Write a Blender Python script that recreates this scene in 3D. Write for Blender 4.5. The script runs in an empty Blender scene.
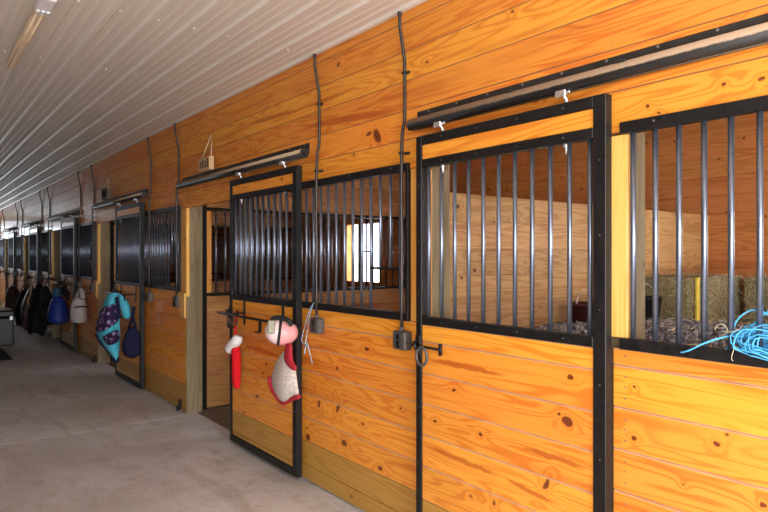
import bpy, bmesh, math, random
from mathutils import Vector, Matrix, noise
R = random.Random(7)
PI = math.pi
C = bpy.context.scene.collection
# ---------------------------------------------------------------- place
F = 614.0; TH = math.atan(476/614.0); H = 1.616
WX = 2.25            # aisle face of the stall fronts
PER = 3.70           # one stall
B0 = -1.04
NS = 7
CEIL = 3.0
BACK = 5.78
END = B0 + PER*NS
def P(px, py, x):    # a sight line met with the plane x
    a = (px-384)/F; b = (256-py)/F
    dx = math.sin(TH)+a*math.cos(TH); dy = math.cos(TH)-a*math.sin(TH)
    t = x/dx
    return Vector((x, dy*t, H+b*t))
def Py(px, py, y):
    a = (px-384)/F; b = (256-py)/F
    dx = math.sin(TH)+a*math.cos(TH); dy = math.cos(TH)-a*math.sin(TH)
    t = y/dy
    return Vector((dx*t, y, H+b*t))

# ---------------------------------------------------------------- node helpers
class NT:
    def __init__(s, name):
        m = bpy.data.materials.new(name); m.use_nodes = True
        s.m = m; s.t = m.node_tree; s.t.nodes.clear()
        s.out = s.t.nodes.new('ShaderNodeOutputMaterial')
        s.b = s.t.nodes.new('ShaderNodeBsdfPrincipled')
        s.t.links.new(s.b.outputs[0], s.out.inputs[0])
    def n(s, typ, **kw):
        x = s.t.nodes.new(typ)
        for k, v in kw.items(): setattr(x, k, v)
        return x
    def l(s, a, b): s.t.links.new(a, b)
    def put(s, inp, v):
        if isinstance(v, bpy.types.NodeSocket): s.l(v, inp)
        else: inp.default_value = v
    def math(s, op, a, b=0.0, c=0.0, clamp=False):
        x = s.n('ShaderNodeMath', operation=op); x.use_clamp = clamp
        s.put(x.inputs[0], a); s.put(x.inputs[1], b); s.put(x.inputs[2], c)
        return x.outputs[0]
    def comb(s, x, y, z):
        c = s.n('ShaderNodeCombineXYZ')
        s.put(c.inputs[0], x); s.put(c.inputs[1], y); s.put(c.inputs[2], z)
        return c.outputs[0]
    def noise(s, vec, scale, detail=2, rough=.5, dist=0):
        x = s.n('ShaderNodeTexNoise'); s.l(vec, x.inputs['Vector'])
        x.inputs['Scale'].default_value = scale; x.inputs['Detail'].default_value = detail
        x.inputs['Roughness'].default_value = rough; x.inputs['Distortion'].default_value = dist
        return x.outputs['Fac']
    def mix(s, f, a, b, blend='MIX'):
        x = s.n('ShaderNodeMix', data_type='RGBA', blend_type=blend)
        s.put(x.inputs[0], f)
        for i, v in ((6, a), (7, b)):
            if isinstance(v, tuple): v = (*v[:3], 1)
            s.put(x.inputs[i], v)
        return x.outputs[2]
    def step(s, v, lo, hi):
        x = s.n('ShaderNodeMapRange', interpolation_type='SMOOTHSTEP')
        s.put(x.inputs[0], v); x.inputs[1].default_value = lo; x.inputs[2].default_value = hi
        return x.outputs[0]
    def bump(s, h, strength, dist=.002):
        x = s.n('ShaderNodeBump'); x.inputs['Strength'].default_value = strength
        x.inputs['Distance'].default_value = dist
        s.l(h, x.inputs['Height']); s.l(x.outputs[0], s.b.inputs['Normal'])
    def set(s, **kw):
        for k, v in kw.items():
            k = {'base': 'Base Color', 'rough': 'Roughness', 'metal': 'Metallic', 'coat': 'Coat Weight',
                 'coatr': 'Coat Roughness', 'spec': 'Specular IOR Level', 'trans': 'Transmission Weight', 'ior': 'IOR',
                 'sheen': 'Sheen Weight'}[k]
            if isinstance(v, tuple): v = (*v[:3], 1)
            s.put(s.b.inputs[k], v)
        return s.m

def plain(name, col, rough=.5, metal=0, var=.12, scale=20, bump=0, rv=.18, **kw):
    s = NT(name)
    tc = s.n('ShaderNodeTexCoord').outputs['Object']
    n = s.noise(tc, scale, 4, .6)
    dark = tuple(c*(1-var) for c in col); light = tuple(min(1, c*(1+var)) for c in col)
    base = s.mix(s.step(n, .3, .7), dark, light)
    rr = s.math('MULTIPLY_ADD', n, rv, rough-rv/2)
    if rough > .8: kw.setdefault('spec', .12)
    if bump: s.bump(s.noise(tc, scale*4, 3), bump)
    return s.set(base=base, rough=rr, metal=metal, **kw)

def wood(name, light, mid, heart, knotc, axis='y', rough=.45, coat=.45, knots=(), streaks=(), kamt=.62, bright=.10, heartamt=.55, spec=.3):
    s = NT(name)
    tc = s.n('ShaderNodeTexCoord').outputs['Object']
    oi = s.n('ShaderNodeObjectInfo')
    geo = s.n('ShaderNodeNewGeometry'); r = geo.outputs['Random Per Island']
    v = s.n('ShaderNodeVectorMath', operation='ADD'); s.l(tc, v.inputs[0]); s.l(oi.outputs['Location'], v.inputs[1])
    sp = s.n('ShaderNodeSeparateXYZ'); s.l(v.outputs[0], sp.inputs[0])
    X, Y, Z = sp.outputs
    if axis == 'y': u, w = Y, s.math('ADD', Z, X)
    elif axis == 'x': u, w = X, s.math('ADD', Z, Y)
    else: u, w = Z, s.math('ADD', Y, X)
    U = s.math('MULTIPLY_ADD', r, 71.3, u); V = s.math('MULTIPLY_ADD', r, 13.7, w)
    # knots: voronoi cells of which only some carry one
    vo = s.n('ShaderNodeTexVoronoi', voronoi_dimensions='2D', feature='F1')
    wob = s.noise(s.comb(s.math('MULTIPLY', U, 30), s.math('MULTIPLY', V, 30), 0), 1, 2)
    s.l(s.comb(s.math('MULTIPLY', U, .8), V, 0), vo.inputs['Vector']); vo.inputs['Scale'].default_value = 4.4
    cs = s.n('ShaderNodeSeparateXYZ'); s.l(vo.outputs['Color'], cs.inputs[0])
    has = s.math('GREATER_THAN', cs.outputs[0], kamt)
    d = s.math('ADD', vo.outputs['Distance'], s.math('MULTIPLY_ADD', wob, .03, -.015))
    rad = s.math('MULTIPLY_ADD', cs.outputs[1], .055, .018)
    rel = s.math('DIVIDE', d, rad)
    kn = s.math('MULTIPLY', s.math('SUBTRACT', 1, s.step(rel, .55, 1.05)), has)
    halo = s.math('MULTIPLY', s.math('DIVIDE', 1, s.math('MULTIPLY_ADD', s.math('MULTIPLY', rel, rel), .35, 1)), has)
    # knots seen in the photograph, at their own places
    if knots or streaks:
        pos = geo.outputs['Position']
        nn = s.n('ShaderNodeTexNoise'); s.l(pos, nn.inputs['Vector']); nn.inputs['Scale'].default_value = 22
        sb = s.n('ShaderNodeVectorMath', operation='SUBTRACT'); s.l(nn.outputs['Color'], sb.inputs[0]); sb.inputs[1].default_value = (.5, .5, .5)
        sc = s.n('ShaderNodeVectorMath', operation='SCALE'); s.l(sb.outputs[0], sc.inputs[0]); sc.inputs['Scale'].default_value = .022
        ad = s.n('ShaderNodeVectorMath', operation='ADD'); s.l(pos, ad.inputs[0]); s.l(sc.outputs[0], ad.inputs[1])
        def field(items):
            acc = None
            for (ky, kz, ry, rz, ang) in items:
                mp = s.n('ShaderNodeMapping', vector_type='TEXTURE'); s.l(ad.outputs[0], mp.inputs[0])
                mp.inputs['Location'].default_value = (0, ky, kz); mp.inputs['Rotation'].default_value = (ang, 0, 0)
                mp.inputs['Scale'].default_value = (1e6, ry, rz)
                le = s.n('ShaderNodeVectorMath', operation='LENGTH'); s.l(mp.outputs[0], le.inputs[0])
                acc = le.outputs['Value'] if acc is None else s.math('MINIMUM', acc, le.outputs['Value'])
            return acc
        if knots:
            kd = field(knots)
            kn = s.math('MAXIMUM', kn, s.math('SUBTRACT', 1, s.step(kd, .7, 1.1)))
            halo = s.math('MAXIMUM', halo, s.math('DIVIDE', 1, s.math('MULTIPLY_ADD', s.math('MULTIPLY', kd, kd), .3, 1)))
        if streaks:
            sd = s.math('SUBTRACT', 1, s.step(field(streaks), .6, 1.1))
    # cathedral grain: contour lines of a long stretched noise, bent round the knots
    n1 = s.noise(s.comb(s.math('MULTIPLY', U, .55), s.math('MULTIPLY', V, 7.5), r), 1, 2, .5, .25)
    ph = s.math('MULTIPLY_ADD', halo, .22, n1)
    g = s.math('MULTIPLY_ADD', s.math('SINE', s.math('MULTIPLY', ph, 82)), .5, .5)
    g = s.math('MULTIPLY', s.math('POWER', g, 3.0), s.step(s.noise(s.comb(s.math('MULTIPLY', U, .8), s.math('MULTIPLY', V, 5), 3.3), 1, 2), .26, .52))
    fine = s.noise(s.comb(s.math('MULTIPLY', U, 2.5), s.math('MULTIPLY', V, 150), 0), 1, 3, .6)
    col = s.mix(s.math('MULTIPLY_ADD', fine, .55, s.math('MULTIPLY', g, .95), clamp=True), light, mid)
    h1 = s.noise(s.comb(s.math('MULTIPLY', U, .75), s.math('MULTIPLY', V, 9), s.math('MULTIPLY', r, 9)), 1, 3, .5, .2)
    col = s.mix(s.math('MULTIPLY', s.step(h1, .54, .74), heartamt), col, heart)
    col = s.mix(s.math('MULTIPLY', halo, .5), col, mid)
    if streaks: col = s.mix(s.math('MULTIPLY', sd, .8), col, heart)
    col = s.mix(s.math('MULTIPLY', kn, .92), col, knotc)
    hs = s.n('ShaderNodeHueSaturation'); s.l(col, hs.inputs['Color'])
    s.put(hs.inputs['Value'], s.math('MULTIPLY_ADD', r, bright*2, 1-bright))
    s.put(hs.inputs['Hue'], s.math('MULTIPLY_ADD', s.math('FRACT', s.math('MULTIPLY', r, 17.3)), .012, .494))
    s.bump(s.math('MULTIPLY_ADD', fine, .5, s.math('MULTIPLY', g, .4)), .12, .0015)
    return s.set(base=hs.outputs[0], rough=s.math('MULTIPLY_ADD', fine, .2, rough-.1), coat=coat, coatr=.09, spec=spec)

def kz(px, py, rpx, rpy, ang=0, x=WX):
    p = P(px, py, x); q = P(px+1, py, x); sy = abs(q.y-p.y); t = math.hypot(p.x, p.y)*math.cos(math.atan((px-384)/F))
    return (p.y, p.z, rpx*sy, rpy*t/F, ang)
KN = [kz(377,136,5.5,5.5,.9), kz(369,134,3,2,-.3), kz(338,65,1.6,1.3), kz(427,62,1.7,1.5), kz(568,421,6,5,.3,2.2), kz(560,413,1.7,1.7,0,2.2),
      kz(571,377,4,3.2,0,2.2), kz(455,390,2.2,1.8,0,2.2), kz(481,434,2.4,2,0,2.2), kz(545,127,2.3,2,.6,2.2),
      kz(547,484,2.2,8,.5,2.2), kz(495,503,1.6,3,0,2.2), kz(472,496,1.4,1.4,0,2.2), kz(436,421,2.2,1.4,0,2.2),
      kz(717,444,4,3,0), kz(634,438,3,3,.4), kz(634,387,1.7,1.5), kz(763,505,4,3.4), kz(684,484,1.4,1.2),
      kz(344,443,3,3.5), kz(308,437,2.5,4), kz(307,428,1.3,1.3), kz(367,349,2.5,2), kz(380,468,2.5,2.4), kz(401,408,1.3,1.3),
      kz(338,408,1.6,6,.6), kz(319,404,1.5,5,.2), kz(363,424,1.3,1.5), kz(337,368,1.4,1.8), kz(659,113,1.6,1.3), kz(762,79,3.4,2.6), kz(648,106,2.2,1.5),
      kz(258,332,3.6,1.6,0,2.2), kz(267,364,1.3,1.3,0,2.2), kz(264,373,1.5,1,0,2.2), kz(258,396,2,1.7,0,2.2), kz(245,412,2,.8,0,2.2),
      kz(253,197,1.3,1.3,0,2.2), kz(268,196,1.3,1.3,0,2.2)]
def streak(p0, p1, wpx, x=WX):
    a = P(*p0, x); b = P(*p1, x); c = (a+b)/2; t = (b-a).length/2
    return (c.y, c.z, t, wpx*c.length/F, math.atan2(b.z-a.z, b.y-a.y))
ST = [streak((245,125),(305,108),2.2), streak((305,108),(358,87),1.6), streak((425,358),(510,376),3,2.2),
      streak((424,444),(505,478),3,2.2), streak((505,478),(560,505),2.5,2.2), streak((520,446),(590,468),3,2.2),
      streak((244,345),(285,358),3,2.2), streak((300,128),(405,108),3.5), streak((570,476),(592,482),5,2.2), streak((302,375),(350,386),1.6)]
M = {}
LT, MD, HT, KC = (.92,.385,.048), (.74,.215,.020), (.50,.10,.010), (.13,.026,.008)
KH = [k for k in KN if k[1] > 2.28]; KP = [k for k in KN if k[1] <= 2.28]
KPn = [k for k in KP if k[0] < 1.36 or 2.6 < k[0] < 3.9]; KPd = [k for k in KP if not (k[0] < 1.36 or 2.6 < k[0] < 3.9)]
SH = [q for q in ST if q[1] > 2.2]; SP = [q for q in ST if q[1] <= 2.2]
M['pine_header'] = wood('varnished_header_pine', LT, MD, HT, KC, 'y', knots=[k for k in KN if k[1] > 2.12][:9], streaks=SH, kamt=.84)
M['pine'] = wood('varnished_pine', LT, MD, HT, KC, 'y', knots=KPn, kamt=.84)
M['pine_door'] = wood('varnished_door_pine', LT, MD, HT, KC, 'y', knots=[k for k in KPd if k[1] < 1.3], streaks=SP[:5], kamt=.84)
print('KNOTS', len(KH), len(KPn), len(KPd), len(SH), len(SP))
M['pine_v'] = wood('varnished_pine_upright', (.88,.46,.12), (.74,.31,.055), HT, KC, 'z', kamt=.8)
M['gold'] = wood('golden_jamb_pine', (.95,.60,.18), (.88,.46,.10), (.72,.30,.05), KC, 'z', kamt=.85)
M['treated'] = wood('treated_pine', (.50,.265,.05), (.40,.19,.03), (.29,.125,.02), (.16,.07,.02), 'y', kamt=.9, heartamt=.4)
M['raw'] = wood('plain_pine', (.66,.43,.19), (.48,.27,.10), (.38,.16,.05), (.10,.035,.012), 'x', rough=.6, coat=0, kamt=.55)
M['raw_y'] = wood('plain_pine_long', (.68,.30,.10), (.54,.19,.05), (.36,.09,.02), (.09,.03,.015), 'y', rough=.6, coat=0, kamt=.62)
M['raw_warm'] = wood('warm_plain_pine', (.62,.33,.13), (.48,.22,.075), (.34,.11,.03), (.12,.045,.02), 'x', rough=.55, coat=0, kamt=.6)
M['stained'] = wood('dark_stained_pine', (.22,.11,.05), (.15,.07,.03), (.10,.04,.02), (.05,.02,.01), 'y', rough=.6, coat=0)
M['post'] = wood('weathered_post', (.30,.24,.14), (.21,.165,.09), (.15,.11,.06), (.12,.08,.04), 'z', rough=.7, coat=0, kamt=.75, heartamt=.5)
M['black'] = plain('black_painted_steel', (.009,.0085,.009), .46, 0, .4, 30, .05, spec=.35)
M['bar'] = plain('black_steel_bar', (.20,.235,.31), .30, .85, .08, 40, rv=.02)
M['track'] = plain('dusty_black_track', (.022,.020,.018), .5, 0, .4, 14, .05)
M['groove_dark'] = plain('brown_board_groove', (.40,.17,.07), .8, 0, .12, 8)
M['groove'] = plain('pale_board_groove', (.66,.36,.20), .7, 0, .12, 8)
M['conduit'] = plain('grey_conduit', (.055,.048,.044), .38, .5, .25, 30)
M['box'] = plain('dark_cast_box', (.10,.095,.09), .5, .3, .4, 60, .1)
M['zinc'] = plain('zinc_plated', (.72,.72,.74), .32, .85, .15, 60)
M['screw'] = plain('screw_head', (.30,.28,.26), .4, .7, .2, 60)
M['white'] = plain('white_plastic', (.82,.82,.86), .4, 0, .05)
M['cream'] = plain('cream_painted_metal', (.85,.70,.48), .45, 0, .08)
M['rubber'] = plain('black_rubber', (.016,.016,.018), .7, 0, .4, 30, .2)
M['trunk'] = plain('black_moulded_plastic', (.008,.009,.010), .38, 0, .3, 12)
M['red'] = plain('red_felt', (.62,.012,.018), .85, 0, .15, 60, .3)
M['redb'] = plain('crimson_binding', (.42,.015,.03), .8, 0, .2, 60, .3)
M['fleece'] = plain('white_fleece', (.78,.76,.76), .95, 0, .12, 70, .8)
M['quilt'] = plain('pale_quilted_cotton', (.62,.55,.50), .9, 0, .22, 55, .8)
M['pink'] = plain('pink_shell', (.88,.40,.40), .35, 0, .12, 10)
M['pinkw'] = plain('pale_pink_shell', (.90,.70,.69), .35, 0, .1, 10)
M['strap'] = plain('black_webbing', (.012,.012,.014), .7, 0, .3, 60, .2)
M['olive'] = plain('grey_green_metal', (.28,.28,.20), .5, .2, .3, 60)
M['teal'] = plain('teal_fleece', (.10,.55,.74), .9, 0, .12, 30, .4)
M['navy'] = plain('navy_cloth', (.018,.020,.055), .85, 0, .3, 40, .4)
M['blue'] = plain('royal_blue_nylon', (.008,.030,.24), .55, 0, .25, 16, .3)
M['whitebag'] = plain('off_white_canvas', (.56,.53,.52), .85, 0, .12, 30, .4)
M['darkcloth'] = plain('charcoal_cloth', (.014,.014,.016), .85, 0, .35, 20, .4)
M['brown'] = plain('dark_brown_leather', (.05,.025,.014), .5, 0, .35, 20, .3)
M['twine'] = plain('blue_baling_twine', (.09,.47,.82), .5, 0, .2, 60, .3)
M['twine_pale'] = plain('pale_blue_twine', (.38,.58,.72), .6, 0, .25, 60, .3)
M['rope'] = plain('hemp_rope', (.66,.47,.27), .8, 0, .2, 60, .3)
M['plaque'] = plain('pale_cut_wood', (.60,.40,.20), .6, 0, .2, 30, .2)
M['plaque_dark'] = plain('burnt_wood', (.13,.075,.04), .6, 0, .3, 30, .2)
M['yellow'] = plain('yellow_plastic', (.85,.66,.07), .45, 0, .08)
M['maroon'] = plain('maroon_plastic', (.045,.008,.012), .45, 0, .3, 20)
M['bucket'] = plain('black_bucket_plastic', (.012,.012,.014), .45, 0, .3, 20)
M['patchlabel'] = plain('orange_label', (.75,.12,.06), .6, 0, .05)
M['ext'] = plain('outside_ground', (.30,.28,.22), .9, 0, .2, 1)
# purple patterned cloth
s = NT('purple_patterned_fleece'); tc = s.n('ShaderNodeTexCoord').outputs['Object']
vo = s.n('ShaderNodeTexVoronoi'); s.l(tc, vo.inputs['Vector']); vo.inputs['Scale'].default_value = 16
M['purple'] = s.set(base=s.mix(s.step(vo.outputs['Distance'], .32, .42), (.30,.22,.42), (.028,.010,.06)), rough=.9)
# hay
s = NT('hay'); tc = s.n('ShaderNodeTexCoord').outputs['Object']
n = s.noise(tc, 60, 5, .7, 1.5); n2 = s.noise(tc, 9, 3)
c = s.mix(s.step(n, .35, .65), (.10,.08,.035), (.62,.53,.30)); c = s.mix(s.math('MULTIPLY', n2, .4), c, (.26,.23,.11))
s.bump(n, .9, .02); M['hay'] = s.set(base=c, rough=.9)
M['straw'] = plain('straw_stalks', (.80,.70,.44), .7, 0, .3, 9)
# grey chopped bedding
s = NT('grey_bedding_chips'); geo = s.n('ShaderNodeNewGeometry')
c = s.mix(geo.outputs['Random Per Island'], (.12,.11,.13), (.50,.48,.50)); M['chips'] = s.set(base=c, rough=.85)
# concrete
s = NT('worn_concrete'); tc = s.n('ShaderNodeTexCoord').outputs['Object']
n1 = s.noise(tc, .9, 6, .62, .4); n2 = s.noise(tc, 6, 6, .7, .5); n3 = s.noise(tc, 70, 4, .7)
mp = s.n('ShaderNodeMapping'); s.l(tc, mp.inputs[0]); mp.inputs['Scale'].default_value = (5, .8, 1)
n4 = s.noise(mp.outputs[0], 1, 5, .65, .6)
c = s.mix(s.step(n1, .34, .66), (.50,.475,.46), (.70,.69,.70))
c = s.mix(s.math('MULTIPLY', s.step(n2, .46, .70), .6), c, (.40,.33,.28))
c = s.mix(s.math('MULTIPLY', s.step(n4, .52, .70), .55), c, (.33,.27,.225))
c = s.mix(s.math('MULTIPLY', s.step(n3, .42, .62), .4), c, (.78,.77,.76))
n5 = s.noise(tc, 13, 3, .6); c = s.mix(s.math('MULTIPLY', s.step(n5, .68, .76), .6), c, (.22,.16,.12))
s.bump(s.math('MULTIPLY_ADD', n3, .4, n2), .25, .006)
M['concrete'] = s.set(base=c, rough=s.math('MULTIPLY_ADD', n2, .25, .55))
s = NT('stall_dirt'); tc = s.n('ShaderNodeTexCoord').outputs['Object']; n = s.noise(tc, 14, 6, .7)
s.bump(n, .6, .02); M['dirt'] = s.set(base=s.mix(n, (.10,.065,.04), (.26,.19,.12)), rough=.95)
# ceiling steel
s = NT('white_ribbed_steel'); tc = s.n('ShaderNodeTexCoord').outputs['Object']; n = s.noise(tc, 1.2, 3)
M['steel'] = s.set(base=s.mix(n, (.74,.68,.60), (.80,.74,.66)), rough=.33, metal=0.0, spec=.5, coat=.0)
# window glass
s = NT('window_glass'); M['glass'] = s.set(base=(.95,.97,1), rough=0.02, trans=1.0, ior=1.02)
s = NT('hazy_blue_glass'); tc = s.n('ShaderNodeTexCoord').outputs['Object']; n = s.noise(tc, 5, 3)
M['haze'] = s.set(base=s.mix(n, (.50,.50,.80), (.72,.70,.92)), rough=.25, trans=1.0, ior=1.02)

# ---------------------------------------------------------------- mesh helpers
def tagp(o, label=None, cat=None, group=None, kind=None):
    if label: o['label'] = label
    if cat: o['category'] = cat
    if group: o['group'] = group
    if kind: o['kind'] = kind
    return o
def mesh(name, bm, mats, smooth=False):
    me = bpy.data.meshes.new(name)
    bmesh.ops.recalc_face_normals(bm, faces=bm.faces)
    bm.to_mesh(me); bm.free()
    for m in (mats if isinstance(mats, (list, tuple)) else [mats]): me.materials.append(m)
    if smooth:
        for p in me.polygons: p.use_smooth = True
    return me
def place(name, me, parent=None, loc=(0,0,0), rot=None):
    o = bpy.data.objects.new(name, me); C.objects.link(o); o.location = loc
    if rot: o.rotation_euler = rot
    if parent: o.parent = parent
    return o
def obj(name, bm, mats, parent=None, loc=(0,0,0), smooth=False): return place(name, mesh(name, bm, mats, smooth), parent, loc)
def empty(name, loc, label, cat, group=None):
    o = bpy.data.objects.new(name, None); C.objects.link(o); o.location = loc; o.empty_display_size = .1
    return tagp(o, label, cat, group)
def struct(name, bm, mats, parent=None, smooth=False): return tagp(obj(name, bm, mats, parent, smooth=smooth), kind='structure')
def B(bm, x0, x1, y0, y1, z0, z1, bev=0, mi=0):
    vs = [bm.verts.new(v) for v in ((x0,y0,z0),(x1,y0,z0),(x1,y1,z0),(x0,y1,z0),(x0,y0,z1),(x1,y0,z1),(x1,y1,z1),(x0,y1,z1))]
    fs = [bm.faces.new([vs[i] for i in f]) for f in ((3,2,1,0),(4,5,6,7),(0,1,5,4),(1,2,6,5),(2,3,7,6),(3,0,4,7))]
    for f in fs: f.material_index = mi
    if bev:
        es = list({e for f in fs for e in f.edges})
        r = bmesh.ops.bevel(bm, geom=es, offset=bev, segments=1, affect='EDGES')
        for f in r['faces']: f.material_index = mi
    return bm
def box(x0, x1, y0, y1, z0, z1, bev=0): return B(bmesh.new(), x0, x1, y0, y1, z0, z1, bev)
def tube(bm, pts, r, seg=8, mi=0, cap=True, closed=False):
    pts = [Vector(p) for p in pts]; rings = []; prev = None
    n = len(pts)
    for i, p in enumerate(pts):
        if closed: t = pts[(i+1) % n]-pts[i-1]
        else: t = pts[min(i+1, n-1)]-pts[max(i-1, 0)]
        t.normalize()
        if prev is None:
            a = Vector((0,0,1)) if abs(t.z) < .9 else Vector((1,0,0))
            u = t.cross(a).normalized()
        else: u = (prev-t*prev.dot(t)).normalized()
        prev = u; w = t.cross(u)
        rr = r[i] if isinstance(r, (list, tuple)) else r
        rings.append([bm.verts.new(p+(u*math.cos(2*PI*k/seg)+w*math.sin(2*PI*k/seg))*rr) for k in range(seg)])
    m = n if closed else n-1
    for i in range(m):
        a, b = rings[i], rings[(i+1) % n]
        for k in range(seg):
            f = bm.faces.new((a[k], a[(k+1) % seg], b[(k+1) % seg], b[k])); f.material_index = mi; f.smooth = True
    if cap and not closed:
        for rg in (rings[0], rings[-1]):
            f = bm.faces.new(rg); f.material_index = mi
    return bm
def smoothpath(pts, k=6):
    pts = [Vector(p) for p in pts]; out = []
    for i in range(len(pts)-1):
        p0 = pts[max(i-1, 0)]; p1 = pts[i]; p2 = pts[i+1]; p3 = pts[min(i+2, len(pts)-1)]
        for j in range(k):
            t = j/k
            out.append(.5*((2*p1)+(p2-p0)*t+(2*p0-5*p1+4*p2-p3)*t*t+(3*p1-p0-3*p2+p3)*t**3))
    out.append(pts[-1]); return out
def boards(bm, O, U, V, N, length, cuts, thick=.038, ch=.004, joints=(), gap=.0015, mi=0, gm=0):
    """boards lying along U, stacked along V at the heights in cuts, faces towards N"""
    O, U, V, N = map(Vector, (O, U, V, N)); ends = [0, *joints, length]
    for i in range(len(cuts)-1):
        v0, v1 = cuts[i]+gap/2, cuts[i+1]-gap/2
        prof = [(-thick, v0), (-ch, v0), (0, v0+ch), (0, v1-ch), (-ch, v1), (-thick, v1)]
        for j in range(len(ends)-1):
            a, b = ends[j]+(.0008 if j else 0), ends[j+1]
            r0 = [bm.verts.new(O+U*a+N*n+V*v) for n, v in prof]; r1 = [bm.verts.new(O+U*b+N*n+V*v) for n, v in prof]
            bm.faces.new(r0).material_index = mi; bm.faces.new(r1[::-1]).material_index = mi
            for k in range(6): bm.faces.new((r0[k], r1[k], r1[(k+1) % 6], r0[(k+1) % 6])).material_index = (gm if k in (1, 3) else mi)
    return bm
def dot(bm, c, n, r=.004, h=.002, mi=0):
    c, n = Vector(c), Vector(n).normalized()
    return tube(bm, [c-n*.002, c+n*h], r, 6, mi)
def sheet(name, rows, mat, parent=None, thick=.008, sub=2, loc=(0,0,0)):
    bm = bmesh.new(); L = Vector(loc)
    g = [[bm.verts.new(Vector(p)-L) for p in r] for r in rows]
    for i in range(len(g)-1):
        for j in range(len(g[0])-1): bm.faces.new((g[i][j], g[i][j+1], g[i+1][j+1], g[i+1][j]))
    o = obj(name, bm, mat, parent, smooth=True)
    m = o.modifiers.new('thick', 'SOLIDIFY'); m.thickness = thick; m.offset = 0
    m = o.modifiers.new('sub', 'SUBSURF'); m.levels = m.render_levels = sub
    return o
def loft(name, secs, mat, parent=None, seg=20, loc=(0,0,0), wob=0):
    """closed bag-like body: secs = (centre, half width along the aisle, half depth)"""
    bm = bmesh.new(); L = Vector(loc); rings = []
    for i, (c, ry, rx) in enumerate(secs):
        ring = []
        for k in range(seg):
            a = 2*PI*k/seg; w = 1+wob*math.sin(3*a+i)+wob*math.cos(5*a-2*i)
            ring.append(bm.verts.new(Vector(c)-L+Vector((math.sin(a)*rx*w, math.cos(a)*ry*w, wob*.1*math.sin(2*a+i)))))
        rings.append(ring)
    for a, b in zip(rings, rings[1:]):
        for k in range(seg): bm.faces.new((a[k], a[(k+1) % seg], b[(k+1) % seg], b[k]))
    bm.faces.new(rings[0]); bm.faces.new(rings[-1])
    o = obj(name, bm, mat, parent, smooth=True)
    m = o.modifiers.new('sub', 'SUBSURF'); m.levels = m.render_levels = 1
    return o

# ---------------------------------------------------------------- setting
NEARY = -4.2
AX0 = -1.5
# floor: slabs with joints
bm = bmesh.new()
js = [NEARY-1, 2.45, 6.15, 9.85, 13.55, 17.25, 20.95, END+.6]
for a, b in zip(js, js[1:]): B(bm, AX0-.3, 2.36, a+.0015, b-.0015, -.12, 0, .004)
B(bm, AX0-.3, 2.36, NEARY-1, END+.6, -.14, -.05)
struct('floor', bm, M['concrete'])
struct('floor_stalls', box(2.362, BACK+.1, NEARY, END, -.14, -.01), M['dirt'])
struct('ground', box(-60, 70, -60, 100, -.30, -.16), M['ext'])
# ceiling: ribbed sheet, ribs along the aisle
bm = bmesh.new(); prof = []; pitch = .2175; x = .703-pitch*11
while x < BACK+.2:
    prof += [(x-.030, 0), (x-.014, -.014), (x+.014, -.014), (x+.030, 0), (x+.062, 0), (x+.072, -.0035), (x+.086, -.0035), (x+.096, 0), (x+.121, 0), (x+.131, -.0035), (x+.145, -.0035), (x+.155, 0)]
    x += pitch
for a, b in zip(prof, prof[1:]):
    q = [bm.verts.new((px, y, CEIL+.022+pz)) for (px, pz), y in ((a, NEARY), (b, NEARY), (b, END+.2), (a, END+.2))]
    bm.faces.new(q)
y = 3.71-1.22*3
bmesh.ops.remove_doubles(bm, verts=bm.verts, dist=1e-5)
while y < 14:
    x = .703-pitch*4+.04
    while x < 2.24:
        dot(bm, (x, y, CEIL+.022), (0,0,-1), .008, .006, 1); x += pitch
    y += 1.22
struct('ceiling', bm, [M['steel'], M['white']])
# header wall above the stall fronts
Z0 = 2.11; bh = .1688
bm = bmesh.new(); cuts = [Z0+bh*i for i in range(6)]+[CEIL+.02]
for i in range(len(cuts)-1):
    st = [q+(1.85 if i % 2 else 0) for q in (11.5, 19.5)]
    boards(bm, (WX, NEARY, 0), (0,1,0), (0,0,1), (-1,0,0), END-NEARY, cuts[i:i+2], .04, .0022, st, gap=.0015, gm=3)
for k in range(NS+1):
    for i in range(5):
        for dz in (.035, .085, .135):
            dot(bm, (WX, B0+PER*k-.10, Z0+bh*i+dz), (-1,0,0), .003, .001, 1)
            dot(bm, (WX, B0+PER*k+2.44, Z0+bh*i+dz), (-1,0,0), .003, .001, 1)
struct('wall_right', bm, [M['pine_header'], M['screw'], M['groove'], M['groove_dark']])
# exterior wall behind the stalls and a window; nearer ones added to light stalls
WZ0, WZ1 = 1.16, 2.17
def win_y(k): return B0+PER*k+1.10, B0+PER*k+2.12
bm = bmesh.new(); n = 18; zc = [i*CEIL/n for i in range(n+1)]
WIN = (0, 1, 2)
wl = [win_y(k) for k in WIN]
for i in range(n):
    inwin = zc[i+1] > WZ0+.01 and zc[i] < WZ1-.01
    if inwin:
        z0, z1 = zc[i], zc[i+1]; e = NEARY
        for a, b in [q for j, q in enumerate(wl) if not (j == 1 and i == 12)]+[(END, END)]:
            boards(bm, (BACK, e, 0), (0,1,0), (0,0,1), (-1,0,0), a-e, (z0, z1), .06, .005, gap=0); e = b
    else: boards(bm, (BACK, NEARY, 0), (0,1,0), (0,0,1), (-1,0,0), END-NEARY, (zc[i], zc[i+1]), .06, .005, [PER*k+1-NEARY for k in range(NS)], gap=0)
struct('wall_back', bm, M['raw_y'])
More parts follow.
